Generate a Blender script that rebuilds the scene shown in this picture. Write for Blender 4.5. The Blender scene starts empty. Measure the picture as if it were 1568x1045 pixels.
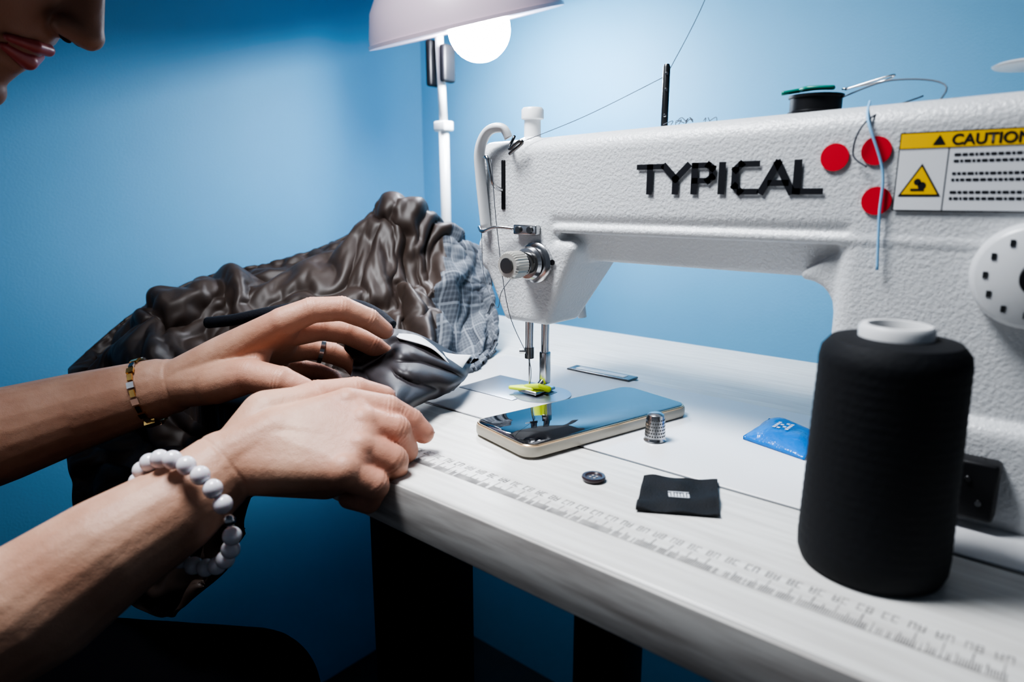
import bpy, bmesh, math, random
import numpy as np
from mathutils import Vector, Matrix, noise
random.seed(3)
def H(x,y,z): return Vector((x-300,y-500,z+600))/1000   # millimetres from a corner beside the seamstress's elbow
sc=bpy.context.scene
col=sc.collection
def M(name,c,rough=.5,metal=0,bump=None,var=None,sss=0,coat=0,emis=None,sheen=0,spec=None,vor=None):
    m=bpy.data.materials.new(name); m.use_nodes=True; nt=m.node_tree; b=nt.nodes['Principled BSDF']
    b.inputs['Base Color'].default_value=(*c,1); b.inputs['Roughness'].default_value=rough; b.inputs['Metallic'].default_value=metal
    if sss:
        b.inputs['Subsurface Weight'].default_value=sss; b.inputs['Subsurface Radius'].default_value=(1,.35,.2); b.inputs['Subsurface Scale'].default_value=.005
    if coat: b.inputs['Coat Weight'].default_value=coat
    if sheen: b.inputs['Sheen Weight'].default_value=sheen
    if spec is not None: b.inputs['Specular IOR Level'].default_value=spec
    if emis:
        b.inputs['Emission Color'].default_value=(*emis[0],1); b.inputs['Emission Strength'].default_value=emis[1]
    tc=nt.nodes.new('ShaderNodeTexCoord')
    if var:
        sc_,c2,stretch=var
        mp=nt.nodes.new('ShaderNodeMapping'); mp.inputs['Scale'].default_value=stretch
        nt.links.new(tc.outputs['Object'],mp.inputs['Vector'])
        n=nt.nodes.new('ShaderNodeTexNoise'); n.inputs['Scale'].default_value=sc_; n.inputs['Detail'].default_value=5
        nt.links.new(mp.outputs['Vector'],n.inputs['Vector'])
        r=nt.nodes.new('ShaderNodeValToRGB'); r.name='vary'; r.color_ramp.elements[0].position=.35; r.color_ramp.elements[1].position=.68
        r.color_ramp.elements[0].color=(*c,1); r.color_ramp.elements[1].color=(*c2,1)
        nt.links.new(n.outputs['Fac'],r.inputs['Fac']); nt.links.new(r.outputs['Color'],b.inputs['Base Color'])
    if bump:
        n=nt.nodes.new('ShaderNodeTexNoise'); n.inputs['Scale'].default_value=bump[0]; n.inputs['Detail'].default_value=3
        nt.links.new(tc.outputs['Object'],n.inputs['Vector'])
        bp=nt.nodes.new('ShaderNodeBump'); bp.name='bump1'; bp.inputs['Strength'].default_value=bump[1]; bp.inputs['Distance'].default_value=bump[2]
        nt.links.new(n.outputs['Fac'],bp.inputs['Height']); nt.links.new(bp.outputs['Normal'],b.inputs['Normal'])
        if vor:
            vv=nt.nodes.new('ShaderNodeTexVoronoi'); vv.feature='DISTANCE_TO_EDGE'; vv.inputs['Scale'].default_value=vor[0]
            nt.links.new(tc.outputs['Object'],vv.inputs['Vector'])
            b2=nt.nodes.new('ShaderNodeBump'); b2.inputs['Strength'].default_value=vor[1]; b2.inputs['Distance'].default_value=vor[2]
            nt.links.new(vv.outputs['Distance'],b2.inputs['Height']); nt.links.new(bp.outputs['Normal'],b2.inputs['Normal']); nt.links.new(b2.outputs['Normal'],b.inputs['Normal'])
    return m
wall_m=M('wall_paint',(.165,.43,.66),.6,bump=(330,.18,.0012),var=(3,(.185,.46,.70),(1,1,1)))
floor_m=M('floor_dark',(.02,.025,.03),.5,var=(6,(.03,.04,.05),(1,1,1)))
ceil_m=M('ceiling_white',(.7,.72,.75),.8)
mach_m=M('hammered_paint',(.61,.62,.63),.33,bump=(430,.5,.0015))
machs_m=M('smooth_white_paint',(.66,.67,.68),.3)
bed_m=M('bed_paint',(.73,.73,.74),.28,bump=(500,.1,.0005))
table_m=M('table_laminate',(.76,.75,.72),.36,var=(14,(.62,.60,.57),(1,14,14)))
edge_m=M('table_edge_band',(.60,.58,.55),.5,var=(16,(.36,.33,.31),(1,10,10)))
black_m=M('black_plastic',(.012,.012,.014),.4)
blackink=M('black_ink',(.012,.013,.018),.5)
metal_m=M('steel',(.55,.55,.56),.22,1)
dmetal_m=M('dark_steel',(.2,.2,.2),.3,1)
plate_m=M('slide_plate',(.36,.39,.44),.3,.8)
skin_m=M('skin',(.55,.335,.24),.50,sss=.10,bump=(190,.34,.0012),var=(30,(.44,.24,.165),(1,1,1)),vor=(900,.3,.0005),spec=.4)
nt=skin_m.node_tree
at=nt.nodes.new('ShaderNodeAttribute'); at.attribute_name='flush'
mx=nt.nodes.new('ShaderNodeMix'); mx.data_type='RGBA'; mx.inputs[7].default_value=(.56,.24,.175,1)
nt.links.new(at.outputs['Fac'],mx.inputs[0]); nt.links.new(nt.nodes['vary'].outputs['Color'],mx.inputs[6]); nt.links.new(mx.outputs[2],nt.nodes['Principled BSDF'].inputs['Base Color'])
shaded_face_m=M('shaded_face_skin',(.26,.135,.09),.5,sss=.1,bump=(900,.2,.0005))  # darker than the arm skin: shadow on the face is put into the colour
nail_m=M('nail',(.62,.38,.33),.2)
lip_m=M('lips',(.30,.06,.055),.4)
brown_m=M('brown_lining',(.030,.0195,.0155),.50,bump=(1200,.15,.0004),var=(8,(.052,.035,.028),(1,1,1)),spec=.45)
gray_m=M('gray_lining',(.036,.031,.034),.50,bump=(1200,.1,.0003),spec=.4)
navy_m=M('navy_trim',(.012,.014,.022),.8,bump=(500,.5,.001))
white_m=M('white_plastic',(.8,.8,.8),.35)
red_m=M('red_sticker',(.62,.015,.03),.5)
yellow_m=M('yellow_sticker',(.85,.52,.01),.5)
stick_m=M('white_sticker',(.70,.71,.73),.4)
neon_m=M('neon_yellow',(.65,.8,.02),.4)
gold_m=M('gold',(.75,.5,.2),.2,1)
bead_m=M('moonstone',(.74,.72,.76),.22,sss=.4,coat=.3)
spool_m=M('black_thread',(.008,.009,.012),.75,bump=(300,.3,.001))
shade_m=M('lamp_shade',(.62,.50,.57),.35)
bulb_m=M('bulb_glow',(1,1,1),.3,emis=((.88,.94,1),115))
glass_m=M('phone_glass',(.006,.007,.01),.04,coat=1)
ptrim_m=M('phone_case',(.42,.39,.33),.3,.2)
pgold_m=M('phone_frame',(.70,.50,.32),.25,.9)
blue_m=M('blue_sachet',(.008,.17,.56),.22,bump=(180,.5,.002))
label_m=M('black_label',(.010,.011,.014),.8,bump=(900,.6,.001))
hair_m=M('hair',(.05,.03,.02),.5)
shirt_m=M('white_shirt',(.75,.75,.76),.8)
trouser_m=M('black_trousers',(.006,.006,.009),.95,spec=.1)
thread_m=M('thread',(.10,.11,.13),.6)
bthread_m=M('blue_thread',(.25,.5,.75),.6)
green_m=M('green_clip',(.01,.20,.15),.4)
def plaid():
    m=bpy.data.materials.new('plaid_wool'); m.use_nodes=True; nt=m.node_tree; b=nt.nodes['Principled BSDF']; b.inputs['Roughness'].default_value=.9
    uv=nt.nodes.new('ShaderNodeUVMap'); 
    sp=nt.nodes.new('ShaderNodeSeparateXYZ'); nt.links.new(uv.outputs[0],sp.inputs[0])
    def line(o,fr,wd,amp):
        a=nt.nodes.new('ShaderNodeMath'); a.operation='MULTIPLY'; a.inputs[1].default_value=fr; nt.links.new(o,a.inputs[0])
        f=nt.nodes.new('ShaderNodeMath'); f.operation='FRACT'; nt.links.new(a.outputs[0],f.inputs[0])
        l=nt.nodes.new('ShaderNodeMath'); l.operation='LESS_THAN'; l.inputs[1].default_value=wd; nt.links.new(f.outputs[0],l.inputs[0])
        k=nt.nodes.new('ShaderNodeMath'); k.operation='MULTIPLY'; k.inputs[1].default_value=amp; nt.links.new(l.outputs[0],k.inputs[0]); return k.outputs[0]
    prev=None
    for o,fr,wd,am in ((sp.outputs[0],34,.12,.6),(sp.outputs[1],13,.08,.6),(sp.outputs[0],170,.4,.18),(sp.outputs[1],80,.4,.18),(sp.outputs[0],17,.5,.15),(sp.outputs[1],6.5,.5,.15)):
        l=line(o,fr,wd,am)
        if prev is None: prev=l; continue
        ad=nt.nodes.new('ShaderNodeMath'); ad.operation='ADD'; nt.links.new(prev,ad.inputs[0]); nt.links.new(l,ad.inputs[1]); prev=ad.outputs[0]
    r=nt.nodes.new('ShaderNodeValToRGB'); r.color_ramp.elements[0].color=(.06,.068,.084,1); r.color_ramp.elements[1].color=(.23,.25,.28,1)
    nt.links.new(prev,r.inputs[0]); nt.links.new(r.outputs[0],b.inputs['Base Color']); return m
plaid_m=plaid()
def empty(name,loc=(0,0,0)):
    e=bpy.data.objects.new(name,None); e.empty_display_size=.05; e.location=loc; col.objects.link(e); bpy.context.view_layer.update(); return e
def link(o,parent=None):
    col.objects.link(o)
    if parent:
        o.parent=parent; o.matrix_parent_inverse=Matrix.Translation(-parent.location)
    return o
def mk(name,V,Fc,mat,parent=None,smooth=True):
    me=bpy.data.meshes.new(name); me.from_pydata([tuple(v) for v in V],[],Fc); me.update()
    for m in (mat if isinstance(mat,list) else [mat]): me.materials.append(m)
    if smooth: me.polygons.foreach_set('use_smooth',[True]*len(me.polygons))
    return link(bpy.data.objects.new(name,me),parent)
SPH=[]
N_=160
for i in range(N_):
    z=1-2*(i+.5)/N_; ph=i*2.399963; rr=math.sqrt(1-z*z); SPH.append(Vector((rr*math.cos(ph),rr*math.sin(ph),z)))
class Acc:
    def __init__(s): s.V=[]; s.F=[]
    def hull(s,blobs,T=None):
        bm=bmesh.new()
        for c,r in blobs:
            c=Vector(c)
            rv=Vector((r,r,r)) if not hasattr(r,'__len__') else Vector(r)
            for d in SPH:
                p=c+Vector((d.x*rv.x,d.y*rv.y,d.z*rv.z))
                bm.verts.new(T@p if T else p)
        bmesh.ops.convex_hull(bm,input=bm.verts)
        mp={}
        for f in bm.faces:
            idx=[]
            for v in f.verts:
                if v not in mp: mp[v]=len(s.V); s.V.append(v.co.copy())
                idx.append(mp[v])
            s.F.append(idx)
        bm.free()
    def chain(s,pts,rs,T=None):
        for i in range(len(pts)-1): s.hull([(pts[i],rs[i]),(pts[i+1],rs[i+1])],T)
    def rbox(s,x0,x1,y0,y1,z0,z1,r):
        s.hull([((x,y,z),r) for x in (x0+r,x1-r) for y in (y0+r,y1-r) for z in (z0+r,z1-r)])
    def obj(s,name,mat,parent=None,voxel=None,smooth=4,fac=.5):
        o=mk(name,s.V,s.F,mat,parent)
        if voxel:
            md=o.modifiers.new('r','REMESH'); md.mode='VOXEL'; md.voxel_size=voxel; md.use_smooth_shade=True
            if smooth:
                sm=o.modifiers.new('s','SMOOTH'); sm.factor=fac; sm.iterations=smooth
            bake(o)
            if not len(o.data.materials): o.data.materials.append(mat)
        return o
def bake(o):
    bpy.context.view_layer.update()
    dg=bpy.context.evaluated_depsgraph_get()
    me=bpy.data.meshes.new_from_object(o.evaluated_get(dg)); o.modifiers.clear(); o.data=me
    me.polygons.foreach_set('use_smooth',[True]*len(me.polygons))
def cat(pts,n=8,cyc=False):
    pts=[Vector(p) for p in pts]; out=[]; L=len(pts)
    rng=range(L if cyc else L-1)
    for i in rng:
        g=lambda k: pts[k%L] if cyc else pts[max(0,min(L-1,k))]
        a,b,c,d=g(i-1),g(i),g(i+1),g(i+2)
        for k in range(n):
            t=k/n; out.append(.5*((2*b)+(c-a)*t+(2*a-5*b+4*c-d)*t*t+(3*b-a-3*c+d)*t**3))
    if not cyc: out.append(pts[-1])
    return out
def tube(name,pts,r,mat,parent=None,seg=8,cyc=False,smooth=True,n=8,flat=1.0):
    pp=cat(pts,n,cyc) if smooth else [Vector(p) for p in pts]
    V=[];Fc=[]; L=len(pp); nrm=None
    for i,p in enumerate(pp):
        if cyc: tg=(pp[(i+1)%L]-pp[i-1]).normalized()
        else: tg=(pp[min(L-1,i+1)]-pp[max(0,i-1)]).normalized()
        if nrm is None:
            nrm=tg.cross(Vector((0,1,0)));
            if nrm.length<.1: nrm=tg.cross(Vector((1,0,0)))
        nrm=(nrm-tg*nrm.dot(tg)).normalized(); bn=tg.cross(nrm)
        for k in range(seg):
            a=2*math.pi*k/seg; V.append(p+nrm*math.cos(a)*r+bn*math.sin(a)*r*flat)
    for i in range(L if cyc else L-1):
        for k in range(seg):
            j=(i+1)%L; k2=(k+1)%seg
            Fc.append((i*seg+k,i*seg+k2,j*seg+k2,j*seg+k))
    if not cyc: Fc.append(tuple(range(seg))[::-1]); Fc.append(tuple((L-1)*seg+k for k in range(seg)))
    return mk(name,V,Fc,mat,parent)
def lathe(name,prof,mat,parent=None,seg=40,loc=(0,0,0),axis=(0,0,1)):
    ax=Vector(axis).normalized(); q=Vector((0,0,1)).rotation_difference(ax); loc=Vector(loc)
    V=[];Fc=[]
    for r,z in prof:
        for k in range(seg):
            a=2*math.pi*k/seg; V.append(loc+q@Vector((r*math.cos(a),r*math.sin(a),z)))
    n=len(prof)
    for i in range(n-1):
        for k in range(seg):
            k2=(k+1)%seg; Fc.append((i*seg+k,i*seg+k2,(i+1)*seg+k2,(i+1)*seg+k))
    if prof[0][0]>1e-5: Fc.append(tuple(range(seg))[::-1])
    if prof[-1][0]>1e-5: Fc.append(tuple((n-1)*seg+k for k in range(seg)))
    o=mk(name,V,Fc,mat,parent)
    bm=bmesh.new(); bm.from_mesh(o.data); bmesh.ops.remove_doubles(bm,verts=bm.verts,dist=1e-6); bmesh.ops.recalc_face_normals(bm,faces=bm.faces); bm.to_mesh(o.data); bm.free()
    o.data.set_sharp_from_angle(angle=.7)
    return o
def box(name,x0,x1,y0,y1,z0,z1,mat,parent=None,bev=0,rot=None,seg=3):
    bm=bmesh.new(); bmesh.ops.create_cube(bm,size=1)
    c=Vector(((x0+x1)/2,(y0+y1)/2,(z0+z1)/2))
    for v in bm.verts: v.co=Vector((v.co.x*(x1-x0),v.co.y*(y1-y0),v.co.z*(z1-z0)))
    if bev: bmesh.ops.bevel(bm,geom=bm.edges[:],offset=bev,segments=seg,affect='EDGES',profile=.5)
    if rot is not None:
        for v in bm.verts: v.co=Matrix.Rotation(rot,3,'Z')@v.co
    for v in bm.verts: v.co+=c
    me=bpy.data.meshes.new(name); bm.to_mesh(me); bm.free(); me.materials.append(mat)
    if bev:
        me.polygons.foreach_set('use_smooth',[True]*len(me.polygons)); me.set_sharp_from_angle(angle=.9)
    return link(bpy.data.objects.new(name,me),parent)
XW=-.66; YW=.46; Z0=.75
# ---------------- jacket (control rows in mm: x, y, height over the table)
GM=[[(-454,-243,-8),(-408,-257,-6),(-358,-276,-34),(-318,-289,-60),(-274,-303,-99),(-243,-314,-139)],
[(-471,-163,42),(-409,-185,63),(-343,-220,24),(-269,-250,-21),(-221,-276,-73),(-185,-295,-154)],
[(-453,-83,78),(-395,-108,100),(-312,-160,45),(-206,-214,8),(-161,-246,-54),(-128,-270,-142)],
[(-412,-17,92),(-359,-46,113),(-288,-107,62),(-207,-156,21),(-101,-217,8),(-67,-239,-30)],
[(-371,53,119),(-314,15,143),(-246,-54,74),(-178,-104,22),(-80,-171,12),(-45,-196,7)],
[(-338,105,151),(-290,62,186),(-233,7,105),(-168,-48,47),(-115,-90,23),(-91,-114,9)],
[(-299,147,134),(-253,103,173),(-210,54,103),(-150,7,42),(-102,-38,22),(-81,-65,6)],
[(-274,188,108),(-230,146,157),(-191,105,85),(-152,70,32),(-121,37,12),(-101,-4,3)],
[(-229,187,58),(-211,162,108),(-182,135,68),(-155,115,33),(-140,95,15),(-131,72,3)]]
GW=[[Vector((a/1000,b/1000,Z0+c/1000)) for a,b,c in r] for r in GM]
def surf(GW,nu,nv):
    cols=[cat(c,nv) for c in GW]; out=[]
    for j in range(len(cols[0])): out.append(cat([c[j] for c in cols],nu))
    return out
OUT=Vector((.55,-.65,.5)).normalized()
def sab(x,k=.05): return math.sqrt(x*x+k*k)-k
def jacket_grid(a_,b_,amp):
    S=surf(GW,a_,b_); nv=len(S);nu=len(S[0]); V=[];UVs=[]
    for j in range(nv):
        for i in range(nu):
            p=S[j][i]; a=S[min(nv-1,j+1)][i]-S[max(0,j-1)][i]; b=S[j][min(nu-1,i+1)]-S[j][max(0,i-1)]
            n=b.cross(a); 
            n=n.normalized() if n.length>1e-9 else Vector((0,0,1))
            if n.dot(OUT)<0: n=-n
            s=i/(nu-1)*8; t=j/(nv-1)*5
            dx=s-5.4; dy=(t-4.6)*1.25; rad=math.hypot(dx,dy); th_=math.atan2(dy,dx)
            wp=noise.noise(Vector((s*.55,t*.55,9.1)))
            w1=noise.noise(Vector((th_*3.2+wp*1.5,rad*.28,1.3)))
            w2=noise.noise(Vector((th_*6.0+wp*3.0,rad*.5,7.7)))
            w3=noise.noise(Vector((s*1.0+wp*2,t*1.3,4)))
            w4=noise.noise(Vector((th_*8+w3*2.0,rad*1.0,14)))
            fall=min(1,rad*.45)
            e=min(1,t*1.0+.05)*min(1,(8-s)*.6+.1)*min(1,s*.8+.1)
            p=p+n*((.050*(sab(w1)-.12)+amp*.024*(sab(w2)-.12)+.014*w3+amp*.008*(sab(w4)-.12))*e*fall)
            V.append(p); UVs.append((i/(nu-1),j/(nv-1)))
    Fc=[];mi=[]
    for j in range(nv-1):
        for i in range(nu-1):
            Fc.append((j*nu+i,j*nu+i+1,(j+1)*nu+i+1,(j+1)*nu+i))
            s=i/(nu-1)*8; t=j/(nv-1)*5
            mi.append(1 if s>6.30+.25*math.sin(t*1.4)-.05*t and t>.5 else 0)
    return V,Fc,UVs,mi,nu,nv
def make_jacket(a_,b_,amp):
    V,Fc,UVs,mi,nu,nv=jacket_grid(a_,b_,amp)
    o=mk('jacket',V,Fc,[brown_m,plaid_m]); o.data.polygons.foreach_set('material_index',mi)
    uvl=o.data.uv_layers.new(name='UVMap')
    for q in o.data.loops: uvl.data[q.index].uv=UVs[q.vertex_index]
    return o,nu,nv
jk=None; sim_note='none'
try:
    jk,nu,nv=make_jacket(15,20,.45)
    orig=np.array([v.co[:] for v in jk.data.vertices])
    vg=jk.vertex_groups.new(name='pin')
    for j in range(nv):
        for i in range(nu):
            edge=min(i,nu-1-i,j,nv-1-j)
            vg.add([j*nu+i],1.0 if edge<2 else .10,'REPLACE')
    cm=jk.modifiers.new('cloth','CLOTH'); cs=cm.settings
    cs.quality=7; cs.mass=.12; cs.air_damping=3
    cs.tension_stiffness=12; cs.compression_stiffness=12; cs.shear_stiffness=4; cs.bending_stiffness=.25
    cs.tension_damping=8; cs.compression_damping=8; cs.shear_damping=5; cs.bending_damping=1.0
    cs.vertex_group_mass='pin'; cs.pin_stiffness=.6
    cs.shrink_min=-.16; cs.shrink_max=-.16
    cs.effector_weights.gravity=.25
    cm.collision_settings.use_collision=False; cm.collision_settings.use_self_collision=False
    sc.frame_start=1; sc.frame_end=26
    cm.point_cache.frame_start=1; cm.point_cache.frame_end=26
    for fr_no in range(1,27):
        sc.frame_set(fr_no); bpy.context.view_layer.update()
    dg=bpy.context.evaluated_depsgraph_get()
    me=bpy.data.meshes.new_from_object(jk.evaluated_get(dg))
    new=np.array([v.co[:] for v in me.vertices])
    dv=np.linalg.norm(new-orig,axis=1)
    sim_note='mean %.4f max %.4f'%(dv.mean(),dv.max())
    if not np.isfinite(new).all() or dv.mean()>.03 or dv.max()>.12 or dv.mean()<.0008: raise ValueError(sim_note)
    jk.modifiers.clear(); jk.data=me; sc.frame_set(1)
    md=jk.modifiers.new('s','SMOOTH'); md.factor=.4; md.iterations=1
    md=jk.modifiers.new('ss','SUBSURF'); md.levels=2; md.render_levels=2
    bake(jk)
except Exception as ex:
    print('JACKET fallback',ex)
    sim_note='fallback '+str(ex)
    if jk: bpy.data.objects.remove(jk)
    sc.frame_set(1)
    jk,nu,nv=make_jacket(36,48,1.0)
print('SIM',sim_note)
for v in jk.data.vertices:
    if -.49<v.co.x and v.co.y>-.2185 and v.co.z<Z0+.0035: v.co.z=Z0+.0035
jk.data.polygons.foreach_set('use_smooth',[True]*len(jk.data.polygons))
md=jk.modifiers.new('sol','SOLIDIFY'); md.thickness=.0025; md.offset=-1
# ---------------- room
box('wall_back',XW-.1,2.6,YW,YW+.1,0,2.6,wall_m)
box('wall_left',XW-.1,XW,-2.4,YW+.1,0,2.6,wall_m)
box('floor',XW-.1,2.6,-2.4,YW+.1,-.1,0,floor_m)
box('ceiling',XW-.1,2.6,-2.4,YW+.1,2.6,2.7,ceil_m)
# ---------------- table
tb=empty('sewing_table',(0.2,.03,0))
box('tabletop',-.49,.75,-.215,.285,Z0-.035,Z0,table_m,tb,.003)
box('edge_band',-.491,.751,-.2158,-.2140,Z0-.0335,Z0-.0022,edge_m,tb,.0006)
box('leg_1',-.075,-.005,-.14,-.08,.0,Z0-.036,black_m,tb,.004)
box('leg_2',-.075,-.005,.17,.23,.0,Z0-.036,black_m,tb,.004)
box('leg_3',.62,.69,-.14,-.08,.0,Z0-.036,black_m,tb,.004)
box('leg_4',.62,.69,.17,.23,.0,Z0-.036,black_m,tb,.004)
box('rail_1',-.05,.66,.18,.21,.25,.29,black_m,tb,.003)
box('foot_rail',-.075,-.005,-.25,.27,.0,.04,black_m,tb,.003)
V=[];Fc=[]
def quad(V,Fc,x0,x1,y0,y1,z):
    b=len(V); V+= [(x0,y0,z),(x1,y0,z),(x1,y1,z),(x0,y1,z)]; Fc.append((b,b+1,b+2,b+3))
ink2=M('faded_ink',(.16,.15,.15),.6,var=(120,(.50,.48,.46),(1,1,1)))
x=.0;i=0
while x<.372:
    ln=.0055 if i%10 else .012
    if i%5==0 and i%10: ln=.008
    if random.random()>.10: quad(V,Fc,x,x+.0005,-.186,-.186+ln,Z0+.0002)
    if i%10==0:
        for k in range(2):
            xx=x-.0035+k*.0036
            sty=random.randint(0,3)
            quad(V,Fc,xx,xx+.0005,-.1725,-.1670,Z0+.0002)
            if sty>0: quad(V,Fc,xx,xx+.0026,-.1725,-.1719,Z0+.0002)
            if sty!=2: quad(V,Fc,xx,xx+.0026,-.1676,-.1670,Z0+.0002)
            if sty!=1: quad(V,Fc,xx+.0021,xx+.0026,-.1725,-.1670,Z0+.0002)
            if sty>1: quad(V,Fc,xx,xx+.0026,-.1700,-.1694,Z0+.0002)
    x+=.001;i+=1
quad(V,Fc,0,.372,-.1864,-.1860,Z0+.0002)
mk('ruler_marking',V,Fc,ink2,tb,False)
# ---------------- sewing machine
sm=empty('sewing_machine',(0.15,0,Z0))
A=Acc()
z=lambda h:Z0+h
A.hull([((x,y,z(h)),.014) for x,h in ((-.024,.207),(.42,.216)) for y in (-.026,.038)]+[((x,y,z(.164)),.014) for x in (-.024,.42) for y in (-.026,.038)])
A.hull([((x,y,zz),.006) for x in (.02,.40) for y,zz in ((-.027,z(.156)),(.04,z(.156)),(-.012,z(.131)),(.03,z(.131)))])
A.hull([((x,-.0375,z(.151)),.0035) for x in (.05,.40)])
A.hull([((x,y,zz),.012) for x in (-.026,.040) for y in (-.028,.034) for zz in (z(.122),z(.209))])
A.hull([((x,y,z(.135)),.007) for x in (-.031,.060) for y in (-.033,.030)]+[((x,y,z(.077)),.006) for x in (-.005,.034) for y in (-.031,.006)])
A.rbox(.256,.42,-.040,.055,z(.0),z(.2),.012)
fc_x,fc_z,fr_=.235,.104,.021
for k in range(5):
    a0=math.pi/2*k/5; a1=math.pi/2*(k+1)/5; pts=[]
    for a in (a0,a1):
        pts.append((fc_x+fr_*math.sin(a)+.003,fc_z+fr_*math.cos(a)+.003))
    A.hull([((px_,y,z(pz)),.003) for px_,pz in pts+[(.275,.15)] for y in (-.030,.035)])
A.rbox(.266,.43,-.048,.062,z(-.004),z(.058),.008)
A.obj('body',mach_m,sm,.0016,5)
box('bed',-.115,.44,-.09,.088,Z0-.006,Z0+.0012,bed_m,sm,.001)
box('bed_seam',-.1165,.4415,-.0915,.0895,Z0-.006,Z0+.0004,dmetal_m,sm)
box('slide_plate',-.062,.004,-.040,.018,Z0,Z0+.0018,plate_m,sm,.0006)
lathe('throat_plate',[(.0,.0),(.026,.0),(.026,.0022),(.0,.0022)],plate_m,sm,48,(.012,-.008,Z0))
box('feed_slot',.0,.020,-.012,.004,Z0+.0015,Z0+.0026,dmetal_m,sm,.0004)
for k in range(4): box('feed_dog_%d'%k,.002+.004*k,.004+.004*k,-.010,.002,Z0+.002,Z0+.0034,metal_m,sm)
box('hinge_plate',-.026,.048,.080,.098,Z0+.0005,Z0+.003,dmetal_m,sm,.001)
box('hinge_insert',-.018,.040,.084,.094,Z0+.001,Z0+.0036,bed_m,sm,.001)
tube('presser_lifter',[(.010,.030,z(.100)),(.010,.048,z(.086)),(.012,.052,z(.064))],.0042,machs_m,sm,12)
lathe('thread_stand_post',[(0,0),(.003,0),(.003,.018),(0,.018)],dmetal_m,sm,16,(.337,.004,z(.226)))
lathe('thread_stand_plate',[(0,0),(.020,.001),(.021,.002),(.019,.003),(0,.0035)],machs_m,sm,36,(.337,.004,z(.243)))
L={'T':(.95,[((0,1),(.95,1)),((.475,1),(.475,0))]),
'Y':(.95,[((0,1),(.47,.5)),((.95,1),(.47,.5)),((.47,.5),(.47,0))]),
'P':(.8,[((.1,1),(.1,0)),((.1,1),(.62,1)),((.62,1),(.78,.88)),((.78,.88),(.78,.55)),((.78,.55),(.62,.42)),((.62,.42),(.1,.42))]),
'I':(.2,[((.1,1),(.1,0))]),
'C':(.9,[((.85,1),(.3,1)),((.3,1),(.1,.8)),((.1,.8),(.1,.2)),((.1,.2),(.3,0)),((.3,0),(.85,0))]),
'A':(1.0,[((0,0),(.5,1)),((1.0,0),(.5,1)),((.3,.3),(.8,.3))]),
'L':(.85,[((.1,1),(.1,0)),((.1,0),(.85,0))])}
V=[];Fc=[]
H_=.0170; cx=.1225; yF=-.0412
for ch,gap in zip('TYPICAL',(.02,.06,.13,.16,.04,-.05,0)):
    w,st=L[ch]
    for (a,b) in st:
        a=Vector(a);b=Vector(b); d=(b-a).normalized(); hw=.165 if abs(d.x)<.9 else .105
        n=Vector((-d.y,d.x))*hw*(.78 if abs(d.x)<.9 else 1); e=d*.10
        bb=len(V)
        for q in (a-e-n,b+e-n,b+e+n,a-e+n):
            V.append((cx+q.x*H_*1.08,yF,z(.1788)+q.y*H_))
        Fc.append((bb,bb+1,bb+2,bb+3))
    cx+=(w+gap+.13)*H_*1.06
mk('brand_lettering',V,Fc,blackink,sm,False)
def disc(name,x,zz,r,mat,y=-.0415): return lathe(name,[(0,0),(r,0),(r,.0006),(0,.0006)],mat,sm,40,(x,y+.0008,zz),(0,-1,0))
disc('red_dot_1',.2516,z(.198),.0078,red_m); disc('red_dot_2',.2733,z(.2008),.0078,red_m); disc('red_dot_3',.276,z(.1734),.0078,red_m)
def fq(name,x0,x1,z0,z1,mat,y): 
    return mk(name,[(x0,y,z0),(x1,y,z0),(x1,y,z1),(x0,y,z1)],[(0,1,2,3)],mat,sm,False)
fq('sticker_border',.2846,.3655,z(.168),z(.2095),blackink,-.0413)
fq('sticker_base',.2852,.3650,z(.1686),z(.2089),stick_m,-.0415)
fq('sticker_band',.2852,.3650,z(.2012),z(.2089),yellow_m,-.0417)
fq('sticker_divider',.3080,.3084,z(.1686),z(.2012),blackink,-.0417)
fq('sticker_line',.2852,.3650,z(.2008),z(.2012),blackink,-.0418)
def tri(name,cx,cz,s,mat,y): return mk(name,[(cx-s,y,cz-s*.8),(cx+s,y,cz-s*.8),(cx,y,cz+s*.9)],[(0,1,2)],mat,sm,False)
tri('warning_triangle_outline',.2968,z(.184),.0102,blackink,-.0417); tri('warning_triangle',.2968,z(.1838),.0086,yellow_m,-.0419)
disc('warning_symbol_1',.2955,z(.1835),.0017,blackink,-.0422); disc('warning_symbol_2',.2978,z(.1815),.0020,blackink,-.0422); fq('warning_symbol_3',.2925,.2990,z(.1788),z(.1800),blackink,-.0421)
tri('caution_triangle',.3035,z(.205),.003,blackink,-.0419)
tx=bpy.data.curves.new('t','FONT'); tx.body='CAUTION'; tx.size=.0075; tx.offset=.0002
to=bpy.data.objects.new('caution_text',tx); to.location=(.309,-.0419,z(.2024)); to.rotation_euler=(math.pi/2,0,0); col.objects.link(to)
bpy.context.view_layer.update(); me=bpy.data.meshes.new_from_object(to.evaluated_get(bpy.context.evaluated_depsgraph_get())); me.transform(to.matrix_world); bpy.data.objects.remove(to)
me.materials.clear(); me.materials.append(blackink); link(bpy.data.objects.new('caution_text',me),sm)
V=[];Fc=[]
for k,ln in enumerate((.7,.85,0,1,.9,0,1,.95)):
    if ln: 
        x=.311
        while x<.311+.050*ln:
            w=random.uniform(.001,.003); b=len(V); zz=z(.1965-.0032*k)
            V+=[(x,-.0417,zz),(x+w,-.0417,zz),(x+w,-.0417,zz+.0014),(x,-.0417,zz+.0014)]; Fc.append((b,b+1,b+2,b+3)); x+=w+.0006
mk('sticker_text',V,Fc,blackink,sm,False)
lathe('stitch_dial',[(0,0),(.027,0),(.027,.006),(.0255,.012),(.023,.014),(0,.014)],machs_m,sm,48,(.352,-.040,z(.137)),(0,-1,0))
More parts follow.
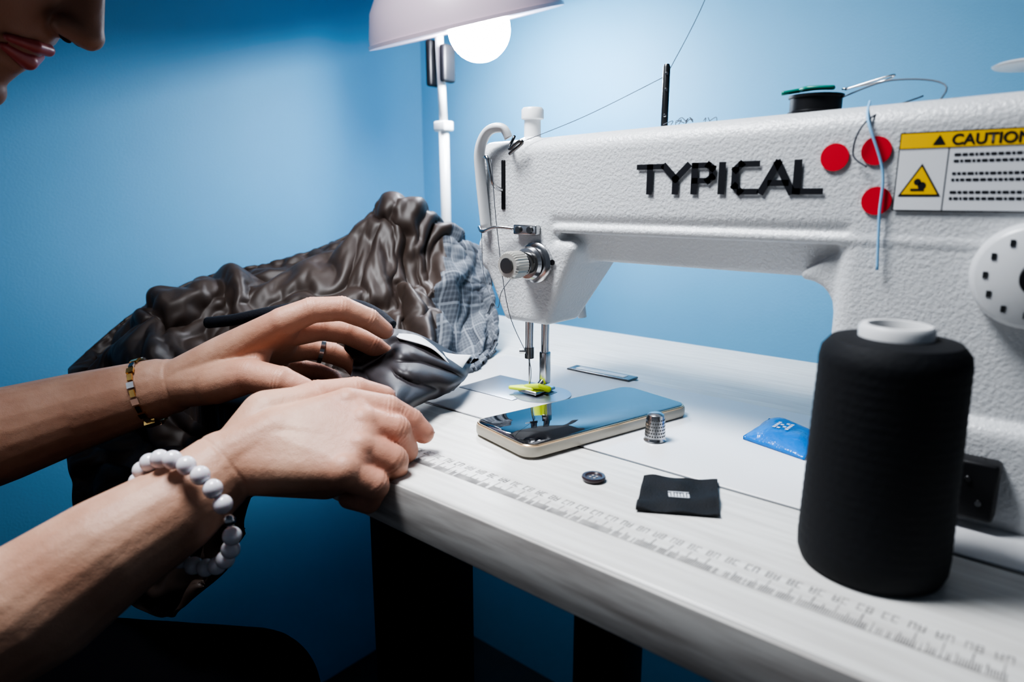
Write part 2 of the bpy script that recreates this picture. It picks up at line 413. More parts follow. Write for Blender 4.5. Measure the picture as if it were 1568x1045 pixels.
lathe('stitch_dial_knob',[(0,0),(.009,0),(.008,.012),(0,.013)],black_m,sm,32,(.356,-.054,z(.137)),(0,-1,0))
for k in range(12):
    a=k*math.pi/6; box('dial_mark_%d'%k,.352+.019*math.cos(a)-.001,.352+.019*math.cos(a)+.001,-.0545,-.0538,z(.137)+.019*math.sin(a)-.0016,z(.137)+.019*math.sin(a)+.0016,dmetal_m,sm)
lathe('handwheel',[(0,0),(.02,0),(.05,.004),(.058,.010),(.058,.024),(.05,.03),(.02,.03),(0,.03)],black_m,sm,48,(.43,.005,z(.165)),(1,0,0))
lathe('thread_post',[(0,0),(.0026,0),(.0026,.046),(.0018,.048),(0,.048)],dmetal_m,sm,16,(.118,0,z(.222)))
for k in (.012,.030,.041): lathe('post_hole_%s'%k,[(0,0),(.0012,0),(0,.0005)],metal_m,sm,12,(.1195,-.0026,z(.222+k)),(0.5,-1,0))
lathe('plunger',[(0,0),(.012,0),(.0115,.004),(.0072,.006),(.007,.020),(.0095,.021),(.0095,.028),(.008,.030),(0,.030)],white_m,sm,32,(-.0044,-.004,z(.219)))
tube('takeup_guard',[(-.022,-.044,z(.150)),(-.0245,-.047,z(.19)),(-.0235,-.049,z(.213)),(-.015,-.048,z(.2275)),(-.003,-.044,z(.2295)),(.001,-.041,z(.222))],.0036,machs_m,sm,12,flat=1.5)
box('takeup_slot',-.0075,-.0035,-.0412,-.038,z(.165),z(.205),black_m,sm,.001)
tube('takeup_lever',[(-.006,-.036,z(.18)),(-.007,-.050,z(.185)),(-.010,-.054,z(.205)),(-.016,-.052,z(.207))],.0016,metal_m,sm,8)
tube('thread_clip',[(.003,-.036,z(.2235)),(.006,-.046,z(.213)),(.018,-.048,z(.218)),(.020,-.047,z(.2165)),(.007,-.047,z(.209))],.0013,dmetal_m,sm,8)
box('guide_bracket',.010,.034,-.046,-.040,z(.1455),z(.1535),metal_m,sm,.001)
for xx in (.016,.028): lathe('bracket_screw_%d'%int(xx*1000),[(0,0),(.003,0),(.0026,.0018),(0,.0018)],dmetal_m,sm,20,(xx,-.046,z(.1495)),(0,-1,0))
tube('guide_wire',[(-.03,-.044,z(.150)),(-.02,-.05,z(.147)),(-.005,-.05,z(.151)),(.01,-.045,z(.150))],.0014,metal_m,sm,8)
ty=-.040; tc_=(.030,ty,z(.1235))
lathe('tension_base',[(0,0),(.0165,0),(.0165,.003),(.014,.005),(0,.005)],metal_m,sm,40,tc_,(0,-1,0))
lathe('tension_discs',[(0,.004),(.012,.005),(.0135,.008),(.005,.009),(.0135,.010),(.012,.013),(.004,.014),(0,.014)],metal_m,sm,40,tc_,(0,-1,0))
tube('tension_spring',[Vector(tc_)+Vector((.0085*math.cos(a*.9),-.013-.0007*a,.0085*math.sin(a*.9))) for a in range(16)],.0009,dmetal_m,sm,6,n=5)
V=[];Fc=[]
n=60
for zz,rs in ((.022,1),(.034,1),(.036,.9)):
    for k in range(n):
        a=2*math.pi*k/n; r=.0108*rs*(1 if k%2 else .94); V.append((tc_[0]+r*math.cos(a),ty-zz,tc_[2]+r*math.sin(a)))
for i in range(2):
    for k in range(n): Fc.append((i*n+k,i*n+(k+1)%n,(i+1)*n+(k+1)%n,(i+1)*n+k))
Fc.append(tuple(range(n))); Fc.append(tuple(2*n+k for k in range(n))[::-1])
mk('tension_knob',V,Fc,M('knob_metal',(.62,.60,.55),.3,.6),sm,False)
lathe('tension_knob_cap',[(0,0),(.006,0),(.006,.0015),(0,.0015)],dmetal_m,sm,24,(tc_[0],ty-.036,tc_[2]),(0,-1,0))
disc('oil_hole',.047,z(.1245),.0022,black_m)
lathe('needle_bar',[(0,0),(.0036,0),(.0036,.05),(0,.05)],metal_m,sm,20,(0,-.012,z(.038)))
lathe('needle_clamp',[(0,0),(.0042,0),(.0042,.010),(0,.010)],dmetal_m,sm,20,(0,-.012,z(.034)))
lathe('needle_screw',[(0,0),(.0022,0),(.0022,.006),(0,.006)],metal_m,sm,16,(-.002,-.014,z(.040)),(-1,-.6,0))
lathe('needle',[(0,0),(.0005,.004),(.0008,.035),(0,.036)],metal_m,sm,10,(0,-.012,z(.002)))
lathe('presser_bar',[(0,0),(.0036,0),(.0036,.06),(0,.06)],metal_m,sm,20,(.010,-.002,z(.030)))
box('presser_shank',.006,.014,-.006,.002,z(.010),z(.040),metal_m,sm,.0015)
Ax=Acc(); Ax.hull([((.010,-.002,z(.014)),.0035),((.008,-.008,z(.008)),.003)]); Ax.hull([((-.004,-.02,z(.005)),.0016),((.014,-.02,z(.005)),.0016),((-.002,.006,z(.005)),.0016),((.014,.006,z(.005)),.0016)]); Ax.obj('presser_foot',metal_m,sm)
Ac=Acc(); Ac.hull([((-.012,-.024,z(.007)),.0018),((-.006,-.014,z(.0065)),.0022),((.006,-.016,z(.0065)),.0022)]); Ac.hull([((.0,-.016,z(.008)),.0025),((.017,-.006,z(.007)),.003),((.012,-.014,z(.011)),.002)]); Ac.obj('foot_guide',neon_m,sm)
tube('needle_thread',[(-.006,-.054,z(.205)),(-.004,-.05,z(.15)),(.0,-.04,z(.08)),(.001,-.0125,z(.03)),(0,-.013,z(.006)),(-.004,-.02,z(.004))],.00035,thread_m,sm,5)
tube('thread_loop',[(-.026,-.045,z(.15)),(-.022,-.047,z(.11)),(.0,-.055,z(.085)),(.01,-.06,z(.10)),(.02,-.055,z(.115))],.0003,thread_m,sm,5)
tube('upper_thread',[(.118,0,z(.262)),(.06,-.02,z(.236)),(.01,-.045,z(.216))],.0003,thread_m,sm,5)
tube('feed_thread',[(.118,0,z(.262)),(.15,.0,z(.32)),(.17,.0,z(.40))],.0003,thread_m,sm,5)
tube('blue_thread',[(.262,-.02,z(.230)),(.268,-.043,z(.217)),(.278,-.043,z(.19)),(.279,-.0435,z(.165)),(.281,-.044,z(.135))],.0008,bthread_m,sm,6)
tube('dark_thread',[(.285,0,z(.233)),(.268,-.042,z(.218)),(.262,-.044,z(.2)),(.27,-.044,z(.192))],.0005,thread_m,sm,6)
tube('dark_thread_2',[(.24,0,z(.236)),(.27,-.01,z(.242)),(.30,-.02,z(.234)),(.285,-.041,z(.208))],.0005,thread_m,sm,6)
for k in range(10):
    p=Vector((.13+.004*k,-.02+random.uniform(-.01,.01),z(.2255))); tube('lint_%d'%k,[p,p+Vector((random.uniform(-.004,.004),0,.003)),p+Vector((random.uniform(-.008,.008),0,.001))],.0003,thread_m,sm,4,n=4)
lathe('top_cap',[(0,0),(.013,0),(.011,.003),(0,.005)],dmetal_m,sm,32,(.30,.01,z(.227)))
box('side_switch_box',.325,.352,-.060,-.047,z(.008),z(.040),black_m,sm,.002)
for a_,b_ in ((.333,.018),(.345,.018),(.339,.03)): lathe('switch_screw_%d%d'%(a_*1e3,b_*1e3),[(0,0),(.0018,0),(.0015,.001),(0,.001)],metal_m,sm,16,(a_,-.060,z(b_)),(0,-1,0))
bb=empty('thread_bobbin',(.225,0,z(.2265)))
lathe('bobbin_body',[(0,0),(.0165,0),(.0165,.002),(.0155,.0025),(.0155,.010),(.0165,.0105),(.0165,.012),(.004,.0125),(0,.0125)],black_m,bb,40,(.225,0,z(.2265)))
tube('spring_clip',[(.205,-.006,z(.241)),(.222,.002,z(.2435)),(.236,-.004,z(.242)),(.222,-.008,z(.2425)),(.212,.004,z(.243))],.0014,green_m,bb,8)
tube('safety_pin',[(.240,0,z(.241)),(.262,.004,z(.244)),(.268,-.002,z(.246)),(.243,-.004,z(.240))],.0006,metal_m,bb,6)
# ---------------- thread cone
TX,TY=.3105,-.1265
tcn=empty('thread_cone',(TX,TY,Z0))
prof=[(0,0),(.0315,0),(.0330,.004),(.0333,.010)]
for k in range(1,60): prof.append((.0333-.0020*k/60+.00012*math.sin(k*2.1),.010+.094*k/60))
prof+=[(.0306,.106),(.027,.1105),(.018,.112),(.012,.112)]
lathe('thread_winding',prof,spool_m,tcn,64,(TX,TY,Z0+.001))
lathe('cone_core',[(.0155,.110),(.0158,.1160),(.0145,.1178),(.0120,.1178),(.0112,.1136),(.011,.10),(0,.10)],white_m,tcn,40,(TX,TY,Z0+.001))
# ---------------- phone
ph=empty('smartphone',(.0867,-.049,Z0)); an=math.radians(-13)
def outline(w,h,r,n=10):
    o=[]
    for qx,qy,a0 in ((1,1,0),(-1,1,90),(-1,-1,180),(1,-1,270)):
        for k in range(n+1):
            a=math.radians(a0+k*90/n); o.append((qx*(w-r)+r*math.cos(a),qy*(h-r)+r*math.sin(a)))
    return o
def slab(name,w,h,r,prof,mat):
    V=[];Fc=[]; Rm=Matrix.Rotation(an,3,'Z'); c=Vector((.0867,-.049,Z0))
    for ins,zz in prof:
        for x_,y_ in outline(w-ins,h-ins,max(.002,r-ins)): V.append(Rm@Vector((x_,y_,zz))+c)
    n=len(V)//len(prof)
    for i in range(len(prof)-1):
        for k in range(n): Fc.append((i*n+k,i*n+(k+1)%n,(i+1)*n+(k+1)%n,(i+1)*n+k))
    Fc.append(tuple(range(n))[::-1]); Fc.append(tuple((len(prof)-1)*n+k for k in range(n)))
    o=mk(name,V,Fc,mat,ph); o.data.set_sharp_from_angle(angle=.7); return o
slab('case',.0360,.0830,.0115,[(.0016,.0015),(.0004,.0022),(0,.0035),(0,.0080),(.0005,.0092)],ptrim_m)
slab('frame',.0352,.0822,.0108,[(0,.0088),(0,.0100),(.0006,.0106)],pgold_m)
slab('screen',.0338,.0808,.0095,[(0,.0100),(0,.0107),(.0003,.0109)],glass_m)
# ---------------- thimble, button, label, sachet
th=empty('thimble',(.147,-.046,Z0))
lathe('shell',[(.0078,0),(.0082,.0005),(.0078,.001),(.0074,.003),(.0068,.016),(.006,.0195),(.004,.021),(0,.0213)],metal_m,th,40,(.147,-.046,Z0+.0015))
V=[];Fc=[]
for rr_ in range(6):
    for k in range(24):
        a=2*math.pi*(k+.5*(rr_%2))/24; zz=.0045+rr_*.0024; r=.00745-.00043*rr_*.35; c=Vector((.147+r*math.cos(a),-.046+r*math.sin(a),Z0+.0015+zz)); t=Vector((-math.sin(a),math.cos(a),0)); b=len(V)
        for q in range(6):
            e=q*math.pi/3; V.append(c+t*.0006*math.cos(e)+Vector((0,0,.0006*math.sin(e)))+Vector((math.cos(a),math.sin(a),0))*.0001)
        Fc.append(tuple(range(b,b+6)))
mk('dimples',V,Fc,M('thimble_dimple',(.08,.08,.08),.5,.6),th,False)
bt=empty('button',(.1525,-.133,Z0))
lathe('button_disc',[(0,.0022),(.0045,.0022),(.0055,.0032),(.0072,.0032),(.0077,.0022),(.0070,.0005),(0,.0)],M('button_horn',(.05,.035,.04),.25),bt,40,(.1525,-.133,Z0+.0003))
for dx,dy in ((1,1),(1,-1),(-1,1),(-1,-1)): lathe('hole_%d%d'%(dx+1,dy+1),[(0,0),(.0008,0),(0,.0002)],M('button_hole',(.4,.38,.36),.5),bt,12,(.1525+dx*.0015,-.133+dy*.0015,Z0+.0027))
def patch(name,cs,h,mat,parent,n=24,puff=0.,wob=.0):
    V=[];Fc=[]; a,b,c,d=[Vector((*q,0)) for q in cs]
    for side in (0,1):
        for i in range(n+1):
            for j in range(n+1):
                s=i/n;t=j/n; p=(a*(1-s)+b*s)*(1-t)+(d*(1-s)+c*s)*t
                e=(1-(2*s-1)**4)*(1-(2*t-1)**4)
                hh=h*.3+(h+puff*e+wob*noise.noise(p*60))*(1 if side==0 else 0)
                if side==1: hh=.0003
                V.append((p.x,p.y,Z0+.0012+hh))
    m=(n+1)**2
    for side in (0,1):
        for i in range(n):
            for j in range(n):
                q=[side*m+i*(n+1)+j,side*m+(i+1)*(n+1)+j,side*m+(i+1)*(n+1)+j+1,side*m+i*(n+1)+j+1]
                Fc.append(q if side==0 else q[::-1])
    for k in range(n):
        for (p,q) in (((k,0),(k+1,0)),((k,n),(k+1,n)),((0,k),(0,k+1)),((n,k),(n,k+1))):
            i0=p[0]*(n+1)+p[1]; i1=q[0]*(n+1)+q[1]; Fc.append((i0,i1,m+i1,m+i0))
    return mk(name,V,Fc,mat,parent)
lb=empty('fabric_label',(.205,-.12,Z0))
patch('label_cloth',[(.1757,-.111),(.2141,-.0874),(.2354,-.1308),(.1957,-.1545)],.0012,label_m,lb,wob=.003)
V=[];Fc=[]
ux=Vector((.0384,.0236,0)).normalized(); uy=Vector((-ux.y,ux.x,0)); c0=Vector((.2075,-.1255,Z0+.0040))
for k in range(7):
    b=len(V); p=c0+ux*(.0018*(k-3)); hh=.0025 if k not in(1,5) else .0035
    V+=[p-ux*.0006-uy*.0025,p+ux*.0006-uy*.0025,p+ux*.0006+uy*hh,p-ux*.0006+uy*hh]; Fc.append((b,b+1,b+2,b+3))
for yy in (-.003,.004):
    b=len(V); V+=[c0-ux*.006+uy*yy,c0+ux*.006+uy*yy,c0+ux*.006+uy*(yy+.0008),c0-ux*.006+uy*(yy+.0008)]; Fc.append((b,b+1,b+2,b+3))
mk('label_print',V,Fc,stick_m,lb,False)
sa=empty('blue_sachet',(.218,.02,Z0))
patch('packet',[(.195,-.002),(.193,.054),(.236,.042),(.243,-.015)],.0015,blue_m,sa,puff=.007,wob=.002)
V=[];Fc=[]
for i in range(4):
    for j in range(4):
        if (i+j)%2 or i in (0,3): b=len(V); xx=.211+i*.003; yy=.010+j*.004; V+=[(xx,yy,Z0+.0116),(xx+.0022,yy,Z0+.0116),(xx+.0022,yy+.003,Z0+.0116),(xx,yy+.003,Z0+.0116)]; Fc.append((b,b+1,b+2,b+3))
mk('packet_print',V,Fc,stick_m,sa,False)
# ---------------- lamp
lp=empty('desk_lamp',(-.39,.262,Z0))
bulb=Vector((-.289,.231,1.144)); nx=Vector((.026,.294,-.96)).normalized()
cen=Vector((-.298,.220,1.132))-nx*.012
prof=[(.129,0),(.127,.012),(.118,.04),(.10,.065),(.075,.086),(.045,.10),(.03,.105),(.03,.135),(.02,.14),(0,.14)]
pin=[(.126,.001),(.124,.012),(.115,.038),(.097,.062),(.073,.083),(.044,.097),(.0,.10)]
lathe('shade',prof,shade_m,lp,64,cen,-nx); lathe('shade_inner',pin,white_m,lp,64,cen,-nx)
lathe('shade_rim',[(.1255,-.0012),(.1305,-.0012),(.1305,.003),(.1255,.003),(.1255,-.0012)],shade_m,lp,64,cen,-nx)
bm=bmesh.new(); bmesh.ops.create_uvsphere(bm,u_segments=32,v_segments=20,radius=.041)
for v in bm.verts: v.co+=bulb+nx*.002
me=bpy.data.meshes.new('bulb'); bm.to_mesh(me); bm.free(); me.materials.append(bulb_m); me.polygons.foreach_set('use_smooth',[True]*len(me.polygons)); link(bpy.data.objects.new('bulb',me),lp)
lathe('socket',[(0,0),(.016,0),(.016,.06),(0,.06)],white_m,lp,24,bulb-nx*.038,-nx)
tube('lower_pole',[(-.39,.262,Z0+.0),(-.392,.262,1.03)],.0075,white_m,lp,16,smooth=False)
tube('upper_pole',[(-.392,.262,1.03),(-.398,.262,1.14),(-.402,.262,1.30)],.0062,white_m,lp,16,smooth=False)
box('pole_joint',-.405,-.380,.252,.272,1.02,1.035,white_m,lp,.003)
box('clamp_upper',-.417,-.406,.25,.274,1.085,1.150,black_m,lp,.004); box('clamp_right',-.388,-.376,.25,.274,1.088,1.14,black_m,lp,.004)
box('table_clamp',-.41,-.37,.235,.285,Z0+.0005,Z0+.03,white_m,lp,.004); box('clamp_lower',-.41,-.37,.250,.285,Z0-.07,Z0-.036,white_m,lp,.004); box('clamp_back',-.40,-.38,.286,.296,Z0-.07,Z0+.03,white_m,lp,.003)
tube('arm',[(-.402,.262,1.30),(-.36,.24,1.34),cen-nx*.139],.006,white_m,lp,16)
# ---------------- cloth in the hands
VD=Vector((-.6406,.7394,-.2078))
G2=[[(185,378,203),(215,359,188),(244,340,175)],[(208,400,211),(255,368,192),(280,338,176)],[(223,425,204),(266,390,190),(298,345,171)],[(233,455,185),(275,422,177),(279,381,164)],[(235,481,175),(253,453,165),(259,429,158)]]
S=surf([[H(*q) for q in c] for c in G2],14,20); nv=len(S);nu=len(S[0]); V=[];Fc=[]
for j in range(nv):
    for i in range(nu):
        p=S[j][i]; w=noise.noise(Vector((i*.035+j*.02,j*.07-i*.03,3.1))); w2=noise.noise(Vector((i*.09+j*.05,j*.12-i*.08,8.1))); V.append(p-VD*(.024*(sab(w)*2-.28)+.008*sab(w2)))
for j in range(nv-1):
    for i in range(nu-1): Fc.append((j*nu+i,j*nu+i+1,(j+1)*nu+i+1,(j+1)*nu+i))
fl=mk('held_lining',V,Fc,gray_m,jk); md=fl.modifiers.new('sol','SOLIDIFY'); md.thickness=.0015
tag=surf([[H(*q) for q in c] for c in [[(217,400,208),(230,398,206)],[(231,418,205),(255,411,199)],[(246,434,190),(267,423,183)],[(255,460,184),(263,438,177)]]],8,8)
nv=len(tag);nu=len(tag[0]); V=[q for r in tag for q in r]
fl=mk('white_tag',V,[(j*nu+i,j*nu+i+1,(j+1)*nu+i+1,(j+1)*nu+i) for j in range(nv-1) for i in range(nu-1)],shirt_m,jk); md=fl.modifiers.new('sol','SOLIDIFY'); md.thickness=.001
tube('knit_trim',[H(30,326,206),H(60,339,211),H(96,359,220),H(118,380,224),H(151,409,226),H(184,409,222),H(204,411,212)],.0055,navy_m,jk,10)
# ---------------- woman
wm=empty('seamstress',(-.33,-.6,0))
nails=[]; joints=[]; tips=[]
def finger(A,pts,rs,nail=True):
    pp=[Vector(p) for p in pts]; A.chain(pp,rs)
    for q,r in zip(pp[1:-1],rs[1:-1]): A.hull([(q,r*1.05)])
    a,b,c=pp[-3],pp[-2],pp[-1]; d=(c-b).normalized(); bend=((a-b).normalized()+(c-b).normalized())
    dors=-(bend-d*bend.dot(d)); dors=dors.normalized() if dors.length>.02 else Vector((0,0,1))
    nails.append((c,d,dors,rs[-1])); tips.append((c,rs[-1]))
    for k in range(1,len(pp)-1):
        bnd=(pp[k-1]-pp[k]).normalized()+(pp[k+1]-pp[k]).normalized()
        joints.append((pp[k],(pp[k+1]-pp[k-1]).normalized(),rs[k],(-bnd).normalized() if bnd.length>.05 else dors))
def finish_skin(o,mcps,extra=()):
    me=o.data; n=len(me.vertices); co=np.empty(n*3,dtype=np.float64); me.vertices.foreach_get('co',co); co=co.reshape(-1,3)
    no=np.empty(n*3,dtype=np.float64); me.vertices.foreach_get('normal',no); no=no.reshape(-1,3)
    disp=np.zeros(n); fl_=np.zeros(n)
    for p,ax,r,do in joints:
        v=co-np.array(p); d=v@np.array(ax); R2=(v**2).sum(1); m=R2<(1.7*r)**2
        w=np.exp(-(d/.0036)**2)*np.clip(no@np.array(do)+.25,0,1)*m
        disp-=.00055*(.5+.5*np.cos(2*math.pi*d/.0027))*w
        fl_+=.55*np.exp(-R2/(1.3*r)**2)
    for p,r in tips: fl_+=.7*np.exp(-((co-np.array(p))**2).sum(1)/(1.3*r)**2)
    for p in mcps: fl_+=.45*np.exp(-((co-np.array(p))**2).sum(1)/.015**2)
    for p,ax in extra:
        v=co-np.array(p); d=v@np.array(ax); m=(v**2).sum(1)<.035**2
        disp-=.0005*np.exp(-(d/.0012)**2)*m
    co+=no*disp[:,None]; me.vertices.foreach_set('co',co.ravel())
    a=me.attributes.new('flush','FLOAT','POINT'); a.data.foreach_set('value',np.clip(fl_,0,.8).astype(np.float32)); me.update()
el=Vector((-.34,-.44,.70)); shl=Vector((-.40,-.38,.95))
fa=[el,H(48,148,144),H(75,195,158),H(115,241,174)]
A=Acc()
A.chain([shl]+fa,[.045,.040,.037,.031,.0245])
wl=H(123,249,176)
idx=H(202,305,230);mid=H(188,317,218);rin=H(166,323,199);pin_=H(147,323,182)
A.hull([(fa[-1],.0235),(wl,.0225)])
A.hull([(wl,.019),(idx,.0115),(mid,.0115),(H(157,279,201),.017)]); A.hull([(wl,.019),(mid,.0115),(rin,.0115),(H(142,283,190),.018)]); A.hull([(wl,.019),(rin,.0115),(pin_,.011),(H(125,285,176),.017)])
A.hull([(wl,.018),(H(160,263,182),.017),(H(193,276,192),.013)])
A.hull([(H(164,275,192),.014),(H(189,284,192),.010),(H(185,302,220),.008)])
finger(A,[idx,H(216,323,239),H(227,343,239),H(236,362,229),H(239,375,218)],[.0120,.0103,.0099,.0089,.0074])
finger(A,[mid,H(200,341,220),H(210,359,215),H(223,375,203),H(229,386,193)],[.012,.0103,.0099,.0089,.0074])
finger(A,[rin,H(176,345,199),H(185,359,194),H(195,371,186),H(199,375,177)],[.0115,.0098,.0094,.0084,.0072])
finger(A,[pin_,H(158,344,178),H(166,356,174),H(175,365,169),H(180,368,163)],[.0108,.0088,.0084,.0075,.0065])
finger(A,[H(169,264,183),H(198,278,192),H(223,288,190),H(237,299,184)],[.016,.0130,.0115,.0088])
o=A.obj('left_arm',skin_m,wm,.0010,14)
finish_skin(o,[idx,mid],[(wl+Vector((.004,.003,0)),(wl-fa[2]).normalized())])
joints=[]; tips=[]
A=Acc()
er=Vector((-.083,-.50,.665)); shr=Vector((-.199,-.549,.965))
fr=[er,H(265,110,110),H(275,145,130),H(280,180,143),H(277,215,159)]
A.chain([shr]+fr,[.045,.041,.036,.0315,.0275,.0235])
wr=H(279,217,160)
ki=H(310,286,189);km=H(327,285,180);kr=H(338,274,169);kp_=H(342,259,160)
mp=H(292,246,173)
A.hull([(wr,.0225),(mp,.021)])
A.hull([(wr,.020),(ki,.0125),(km,.0125),(mp,.020)]); A.hull([(wr,.020),(km,.0125),(kr,.0125),(mp,.020)]); A.hull([(wr,.0200),(kr,.0125),(kp_,.0118),(H(297,242,167),.0205)])
A.hull([(wr,.018),(H(270,250,181),.019),(H(280,278,187),.0125)])
A.hull([(H(285,249,158),.018),(kp_,.012),(ki,.012),(H(299,275,158),.016)])
A.hull([(wr,.018),(H(302,239,158),.017),(kp_,.0118),(H(321,259,149),.013)])
for k in (ki,km,kr,kp_): A.hull([(k+Vector((.0010,-.0012,.0010)),.0122)])
finger(A,[ki,H(324,307,184),H(331,321,174),H(337,328,165)],[.0126,.0107,.0095,.0077])
finger(A,[km,H(338,302,174),H(337,310,158),H(324,309,146)],[.0124,.0108,.0096,.0082])
finger(A,[kr,H(350,289,160),H(343,295,142),H(326,294,134)],[.0124,.0106,.0094,.0079])
finger(A,[kp_,H(353,272,150),H(343,274,136),H(324,273,132)],[.0117,.0096,.0086,.0072])
finger(A,[H(268,256,179),H(277,284,188),H(287,309,189),H(296,327,183)],[.017,.0130,.0112,.0088])
Nn=Vector((.431,-.497,.753))
for k,rr_ in ((ki,.0028),(km,.0030)):
    A.chain([wr+(k-wr)*.35+Nn*.0172,k+Nn*.0090],[.003,rr_])
o=A.obj('right_arm',skin_m,wm,.0010,17)
finish_skin(o,[ki,km,kr,kp_],[(wr+Vector((-.001,-.004,0)),(wr-fr[2]).normalized())])
V=[];Fc=[]
for c,d,n,r in nails:
    s=d.cross(n).normalized(); b=len(V); cc=c+n*r*.78-d*r*.1
    for i in range(7):
        for j in range(7):
            u_=(i/6-.5)*2; v_=(j/6-.5)*2; k=math.sqrt(max(0,1-.35*max(0,v_)**2*u_*u_)); V.append(cc+s*u_*r*.68*k+d*v_*r*.85-n*(u_*u_*r*.30+.04*r*v_*v_))
    for i in range(6):
        for j in range(6): Fc.append((b+i*7+j,b+(i+1)*7+j,b+(i+1)*7+j+1,b+i*7+j+1))
nl=mk('fingernails',V,Fc,nail_m,wm); md=nl.modifiers.new('s','SOLIDIFY'); md.thickness=.0008
rc=H(181,352,196); dr=Vector((9,14,-5)).normalized()
lathe('ring',[(.0098,-.0018),(.0106,-.0018),(.0106,.0018),(.0098,.0018),(.0098,-.0018)],metal_m,wm,32,rc,dr)
bc=H(286,185,142); bd=(fr[4]-fr[2]).normalized(); s1=bd.cross(Vector((0,0,1))).normalized(); s2=bd.cross(s1)
br=empty('bead_bracelet',bc)
nb=22
for k in range(nb):
    a=2*math.pi*k/nb; rad=(s1*math.cos(a)+s2*math.sin(a)); p=bc+rad*.0365+bd*.018*(rad.dot(-VD)-.1)
    bm=bmesh.new(); bmesh.ops.create_uvsphere(bm,u_segments=20,v_segments=12,radius=.0055 if k%11 else .0036)
    for v in bm.verts: v.co+=p
    me=bpy.data.meshes.new('bead'); bm.to_mesh(me); bm.free(); me.materials.append(bead_m if k%11 else metal_m); me.polygons.foreach_set('use_smooth',[True]*len(me.polygons)); link(bpy.data.objects.new('bead_%d'%k,me),br)
gc=H(111,236,172); gd=(fa[3]-fa[2]).normalized(); s1=gd.cross(Vector((0,0,1))).normalized(); s2=gd.cross(s1)
gb=empty('gold_bracelet',gc)
wd=(-VD*.55-Vector((0,0,1))*.8).normalized()
for k in range(26):
    a=2*math.pi*k/26; rad=s1*math.cos(a)+s2*math.sin(a); tg=-s1*math.sin(a)+s2*math.cos(a); p=gc+rad*.0272
    V=[]
    hw,ht,hd=(.0028,.0018,.0009) if k%2 else (.0024,.0027,.0011)
    if rad.dot(wd)>.93 and k%2==0: hw,ht,hd=.0040,.0042,.0018
    for x_ in (-1,1):
        for y_ in (-1,1):
            for z_ in (-1,1): V.append(p+tg*hw*x_+gd*ht*y_+rad*hd*z_)
    mk('link_%d'%k,V,[(0,1,3,2),(4,6,7,5),(0,4,5,1),(2,3,7,6),(0,2,6,4),(1,5,7,3)],gold_m if k%3 else metal_m,gb,False)
# head
Zv=Vector((0,0,1)); Hx=Vector((.756,.655,0)).normalized(); f=Hx*.715-Zv*.699; up=Hx*.699+Zv*.715; sx=f.cross(up)
Hc=H(136,223,428)-f*.118+up*.018
T=Matrix(((sx.x,f.x,up.x,Hc.x),(sx.y,f.y,up.y,Hc.y),(sx.z,f.z,up.z,Hc.z),(0,0,0,1)))
A=Acc()
A.hull([((0,-.01,.03),(.075,.092,.088))],T)
A.hull([((0,.055,.05),.035),((.045,.045,-.005),.024),((-.045,.045,-.005),.024),((.04,.01,-.06),.018),((-.04,.01,-.06),.018),((0,.068,-.092),.015),((0,.062,-.05),.027)],T)
A.hull([((0,.083,.018),.0075),((0,.106,-.018),.0095),((0,.085,-.028),.011)],T)
A.hull([((.011,.097,-.024),.0068),((-.011,.097,-.024),.0068),((0,.108,-.020),.0098)],T)
A.hull([((0,.080,-.040),.011),((.018,.074,-.046),.009),((-.018,.074,-.046),.009)],T)
A.hull([((0,.078,-.070),.010),((.014,.072,-.072),.009),((-.014,.072,-.072),.009)],T)
A.hull([((0,.078,-.098),.012)],T)
for s_ in (1,-1):
    A.hull([((s_*.033,.068,.012),.0125)],T); A.hull([((s_*.015,.082,.034),.007),((s_*.048,.068,.036),.007)],T)
    A.hull([((s_*.075,-.005,.012),(.006,.016,.026))],T)
A.hull([((0,-.025,-.05),.052),((0,-.07,-.14),.058)],T)
A.obj('head',shaded_face_m,wm,.0018,5)
A=Acc(); 
A.hull([((.022,.082,-.0525),.0025),((-.022,.082,-.0525),.0025),((.006,.0895,-.049),.0045),((-.006,.0895,-.049),.0045)],T)
A.hull([((.019,.081,-.060),.0025),((-.019,.081,-.060),.0025),((0,.0875,-.0625),.0062)],T)
A.obj('lips',lip_m,wm,.001,3)
A=Acc()
for s_ in (1,-1): A.hull([((s_*.0065,.1005,-.0305),(.0035,.0045,.0022))],T)
A.obj('nostrils',M('nostril_skin',(.03,.012,.01),.8),wm)
A=Acc()
for s_ in (1,-1): A.hull([((s_*.020,.0835,.038),.0025),((s_*.048,.0705,.041),.002)],T); A.hull([((s_*.020,.0800,.008),.0012),((s_*.046,.0715,.008),.0012),((s_*.033,.0815,.006),.0012)],T)
A.hull([((0,-.025,.045),(.083,.095,.088)),((0,-.06,-.02),(.07,.06,.06))],T); A.hull([((0,-.13,.02),.045)],T)
A.obj('hair',hair_m,wm)
A=Acc()
A.hull([(shr+Vector((-.03,.02,-.01)),.055),(shl+Vector((.02,-.02,-.01)),.055),((-.31,-.44,1.0),.05),((-.36,-.54,.80),(.14,.11,.08))]) 
A.hull([((-.36,-.54,.80),(.13,.11,.08)),((-.37,-.64,.58),(.14,.12,.08))])
A.chain([shr,shr+(er-shr)*.55],[.062,.056]); A.chain([shl,shl+(el-shl)*.55],[.06,.054])
A.obj('shirt',shirt_m,wm,.005,6)
A=Acc()
A.hull([((-.43,-.61,.56),.10),((-.30,-.70,.56),.10)])
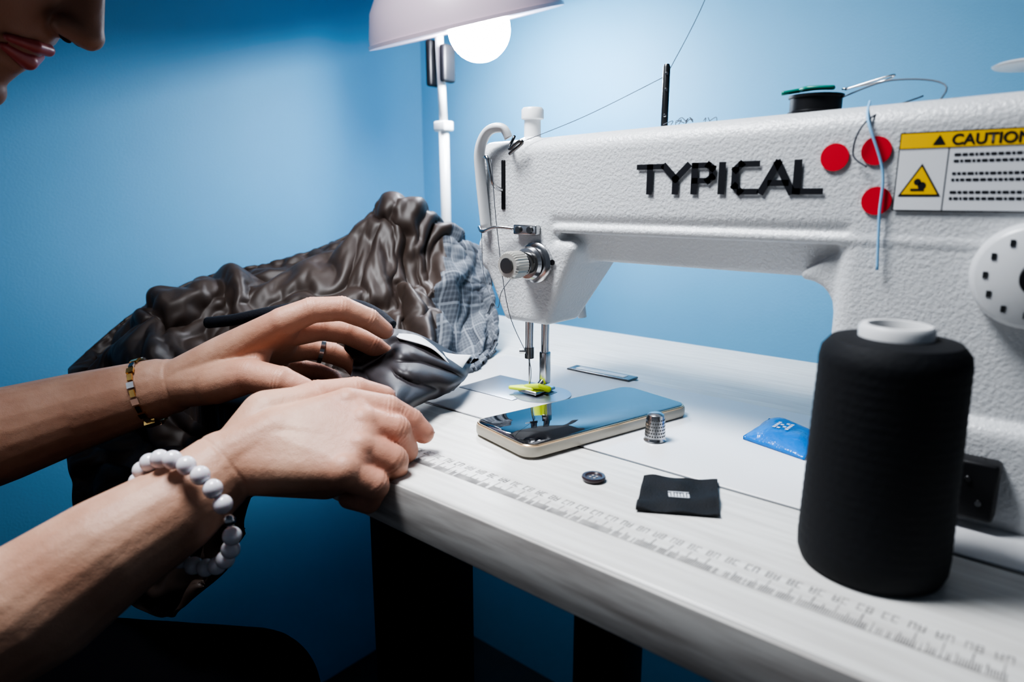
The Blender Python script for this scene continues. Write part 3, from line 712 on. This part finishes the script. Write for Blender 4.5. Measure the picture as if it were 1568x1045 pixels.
A.chain([(-.43,-.58,.54),(-.13,-.235,.495),(-.12,-.22,.10)],[.092,.063,.045]); A.chain([(-.29,-.70,.56),(.03,-.42,.48),(.06,-.40,.10)],[.092,.063,.045])
A.obj('trousers',trouser_m,wm,.006,5)
A=Acc()
for x_,y_ in ((-.12,-.22),(.06,-.40)): A.hull([((x_,y_,.05),.045),((x_+.07,y_+.08,.035),.035),((x_+.11,y_+.13,.03),.03)])
A.obj('shoes',black_m,wm,.004,3)
st=empty('stool',(-.37,-.66,0))
lathe('seat',[(0,.40),(.17,.40),(.18,.42),(.18,.44),(.165,.455),(0,.457)],black_m,st,40,(-.36,-.66,0))
lathe('column',[(0,.04),(.025,.04),(.025,.40),(0,.40)],dmetal_m,st,20,(-.36,-.66,0))
lathe('base',[(0,.0),(.2,.0),(.2,.02),(.03,.05),(0,.05)],dmetal_m,st,40,(-.36,-.66,0))
# ---------------- lights
def area(name,loc,tgt,size,power,c,spread=180):
    l=bpy.data.lights.new(name,'AREA'); l.size=size; l.energy=power; l.color=c; l.spread=math.radians(spread); o=bpy.data.objects.new(name,l); o.location=loc
    o.rotation_euler=(Vector(tgt)-Vector(loc)).to_track_quat('-Z','Y').to_euler(); col.objects.link(o)
area('work_light',(-.09,-.34,1.60),(.0,-.06,.78),.28,5.0,(.93,.96,1),100)
w=bpy.data.worlds.new('w'); sc.world=w; w.use_nodes=True; w.node_tree.nodes['Background'].inputs[0].default_value=(.7,.82,1,1); w.node_tree.nodes['Background'].inputs[1].default_value=.12
# ---------------- camera
cam=bpy.data.cameras.new('camera'); cam.sensor_width=36; cam.clip_start=.01
cam.lens=24
cam.dof.use_dof=True; cam.dof.focus_distance=.56; cam.dof.aperture_fstop=6.3
co=bpy.data.objects.new('camera',cam); col.objects.link(co)
co.location=(.378,-.472,.926)
co.rotation_euler=Vector((-.6406,.7394,-.2078)).to_track_quat('-Z','Y').to_euler()
sc.camera=co
sc.view_settings.view_transform='AgX'; sc.view_settings.look='AgX - High Contrast'
